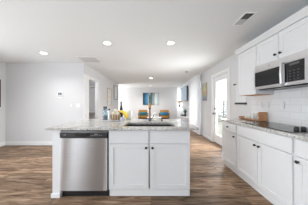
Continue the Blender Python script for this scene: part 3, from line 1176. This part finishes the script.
# ------------------------------------------------------------------ living area
def curtain(label, x, y0, y1, z0, z1, folds, amp):
    c = thing('sheer_curtain', label, 'curtain', (x, (y0 + y1) / 2, 0), 0, 'white sheer curtains')
    L = y1 - y0
    b = MB()
    ny, nz = folds * 10, 6
    rows = []
    for k in range(nz + 1):
        z = z0 + (z1 - z0) * k / nz
        row = []
        for i in range(ny + 1):
            u = i / ny
            a = amp * (1.0 - .35 * k / nz)
            row.append(b.bm.verts.new((a * math.sin(2 * PI * folds * u + .6 * math.sin(k * .7)), (u - .5) * L, z)))
        rows.append(row)
    for r0, r1 in zip(rows, rows[1:]):
        for i in range(ny):
            b.bm.faces.new((r0[i], r0[i + 1], r1[i + 1], r1[i]))
    b.build('cloth', M['sheer'], c, True)
    b = MB()
    b.cyl((0, -L / 2 - .05, z1 + .005), (0, L / 2 + .05, z1 + .005), .010)
    for e in (-1, 1):
        b.sphere((0, e * (L / 2 + .06), z1 + .005), .018)
        b.box(0, XR - x - .0005, e * L * .45 - .008, e * L * .45 + .008, z1 - .002, z1 + .012)
    b.build('curtain_rod', M['white'], c, True)


curtain('floor-length white sheer curtain between the small painting and the television', 1.87, 5.22, 6.75, .02, 2.36, 11, .035)
curtain('white sheer curtain at the far end of the room past the television', 1.87, 8.72, 9.72, .02, 2.33, 8, .03)

tv = thing('television', 'flat black television on the right wall between the two curtains', 'television', (1.80, 7.60, 1.75), -PI / 2)
MB().box(-.67, .67, 0, .09, -.385, .385, .006).build('cabinet', M['black'], tv)
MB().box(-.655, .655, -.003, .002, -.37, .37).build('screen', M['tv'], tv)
b = MB()
b.box(-.12, .12, .088, .10, -.15, .15)
b.box(-.03, .03, .07, .184, -.05, .05)
b.box(-.15, .15, .170, .1845, -.18, .18)
b.build('wall_mount', M['black'], tv)


def fshelf(label, z, depth, y0, y1, t=.05):
    b = MB().box(XR - depth, XR - .0005, y0, y1, z - t, z, .004)
    tag(b.build('floating_shelf', M['trim']), label, 'shelf', 'white shelves under the television')


fshelf('upper white floating shelf under the television with orange flowers', 1.045, .33, 7.0, 8.4)
fshelf('lower white floating shelf under the television with a green plant', .55, .38, 6.95, 8.4, .06)
# flowers
fv = thing('flower_vase', 'orange flowers in a dark vase on the upper white shelf', 'flowers', (1.65, 7.9, 1.0455))
MB().lathe([(0, 0), (.035, 0), (.05, .03), (.05, .08), (.025, .12), (.03, .135), (.02, .135), (0, .12)], n=22).build('vase', M['black'], fv, True)
b = MB()
for k in range(9):
    a = k * 2.4
    b.tube([(0, 0, .12), (.03 * math.cos(a), .03 * math.sin(a), .2), (.085 * math.cos(a), .085 * math.sin(a), .25 + .02 * (k % 3))], .004, 6)
b.build('stems', M['leaf'], fv, True)
for k in range(9):
    a = k * 2.4
    b = MB()
    b.sphere((.085 * math.cos(a), .085 * math.sin(a), .26 + .02 * (k % 3)), .055, (1, 1, .75), 2)
    b.build('bloom', M['petal'] if k % 3 else M['wpetal'], fv, True)


def plant(name, label, loc, r_, h, pot_m, nleaf, lm, potr=.07, poth=.12):
    p = thing(name, label, 'plant', loc)
    MB().lathe([(0, 0), (potr * .75, 0), (potr, poth), (potr * .88, poth), (potr * .8, poth * .85), (0, poth * .85)], n=24).build('pot', pot_m, p, True)
    b = MB()
    rnd = random.Random(3)
    for k in range(nleaf):
        a = rnd.uniform(0, 2 * PI)
        e = rnd.uniform(.15, 1.0)
        L = h * rnd.uniform(.7, 1.0)
        tip = Vector((r_ * e * math.cos(a), r_ * e * math.sin(a), poth * .85 + L * (1 - .35 * e * e)))
        base = Vector((potr * .3 * math.cos(a), potr * .3 * math.sin(a), poth * .8))
        side = Vector((-math.sin(a), math.cos(a), 0)) * (.016 + .010 * rnd.random())
        pts = []
        for s in range(6):
            u = s / 5
            c = base.lerp(tip, u) + Vector((0, 0, .05 * math.sin(PI * u)))
            wd = math.sin(PI * min(.98, u * .9 + .08))
            pts.append((b.bm.verts.new(c - side * wd), b.bm.verts.new(c + Vector((0, 0, .004)) * wd), b.bm.verts.new(c + side * wd)))
        for q, w_ in zip(pts, pts[1:]):
            b.bm.faces.new((q[0], q[1], w_[1], w_[0]))
            b.bm.faces.new((q[1], q[2], w_[2], w_[1]))
    b.build('foliage', lm, p, True)
    return p


plant('potted_plant', 'dark green potted plant on the lower white shelf', (1.80, 7.22, .5505), .13, .30, M['darkplastic'], 60, M['leaf'])
b = MB().box(-.09, .09, -.14, .14, 0, .07, .004)
bx = tag(b.build('media_box', M['black'], None, False, (1.76, 7.62, .5505)), 'flat black media box on the lower white shelf behind the plant', 'media box')


def armchair(label, x, y, rz):
    a = thing('armchair', label, 'armchair', (x, y, 0), rz, 'orange armchairs')
    for sx_ in (-1, 1):
        MB().tube([(sx_ * .32, -.27, 0), (sx_ * .315, -.26, .20), (sx_ * .315, -.26, .58)], [.013, .018, .018], 10).build('leg', M['darkwood'], a, True)
        MB().tube([(sx_ * .31, .30, 0), (sx_ * .305, .24, .22), (sx_ * .305, .25, .60)], [.013, .018, .018], 10).build('leg', M['darkwood'], a, True)
        MB().box(sx_ * .32 - .028, sx_ * .32 + .028, -.30, .27, .575, .605, .01).build('armrest', M['darkwood'], a)
    MB().box(-.29, .29, -.25, .22, .24, .30, .01).build('seat_frame', M['darkwood'], a)
    MB().box(-.285, .285, -.29, .19, .301, .43, .04, 3).build('seat', M['orange'], a, True)
    MB().box(-.30, .30, .0, .13, -.22, .22, .035, 3, Matrix.Rotation(-.18, 3, 'X')).build('backrest', M['orange'], a, True, (0, .17, .585))
    return a


def pillow(label, x, y, z, rz, m, w_=.50, h=.24):
    p = MB()
    nx, nz = 10, 8
    for sgn in (-1, 1):
        rows = []
        for k in range(nz + 1):
            row = []
            for i in range(nx + 1):
                u, v = 2 * i / nx - 1, 2 * k / nz - 1
                t = .055 * max(0, (1 - u ** 4)) ** .5 * max(0, (1 - v ** 4)) ** .5
                row.append(p.bm.verts.new((u * w_ / 2, sgn * t, v * h / 2)))
            rows.append(row)
        for r0, r1 in zip(rows, rows[1:]):
            for i in range(nx):
                p.bm.faces.new((r0[i], r0[i + 1], r1[i + 1], r1[i]))
    bmesh.ops.remove_doubles(p.bm, verts=p.bm.verts, dist=.0005)
    o = p.build('throw_pillow', m, None, True, (x, y, z))
    o.rotation_euler = (-.2, 0, rz)
    return tag(o, label, 'pillow', 'throw pillows')


armchair('rust orange armchair on the left, below the blue painting', -.52, 9.0, .10)
armchair('rust orange armchair on the right, below the blue painting', .87, 9.0, -.10)
pillow('dark teal pillow on the left orange armchair', -.51, 8.93, .56, .10, M['teal'])
pillow('blue teal pillow on the right orange armchair', .86, 8.93, .56, -.10, noisy('blue_fabric', (.03, .18, .33), (.05, .26, .42), 90, .9))

ct = thing('coffee_table', 'low round white coffee table in front of the two armchairs', 'table', (.22, 7.95, 0))
MB().lathe([(0, .40), (.44, .40), (.45, .41), (.45, .43), (.44, .44), (0, .44)], n=40).build('tabletop', M['trim'], ct, True)
for k in range(3):
    a = k * 2 * PI / 3 + .4
    MB().tube([(.36 * math.cos(a), .36 * math.sin(a), 0), (.28 * math.cos(a), .28 * math.sin(a), .40)], [.015, .02], 10).build('leg', M['darkwood'], ct, True)
vz = thing('white_bouquet', 'white flowers in a glass vase on the coffee table', 'flowers', (.22, 7.95, .4405))
MB().lathe([(0, 0), (.05, 0), (.055, .12), (.05, .15), (.045, .15), (.045, .01), (0, .008)], n=22).build('vase', M['ceramic'], vz, True)
for k in range(12):
    a = k * 2.4
    e = .03 + .009 * k
    MB().sphere((e * math.cos(a), e * math.sin(a), .24 - .006 * k + .02 * (k % 2)), .045, (1, 1, .85), 2).build('bloom', M['wpetal'], vz, True)
b = MB()
for k in range(7):
    a = k * .9 + .3
    b.tube([(0, 0, .13), (.06 * math.cos(a), .06 * math.sin(a), .2), (.15 * math.cos(a), .15 * math.sin(a), .2)], [.006, .012, .002], 6)
b.build('foliage', M['leaf'], vz, True)
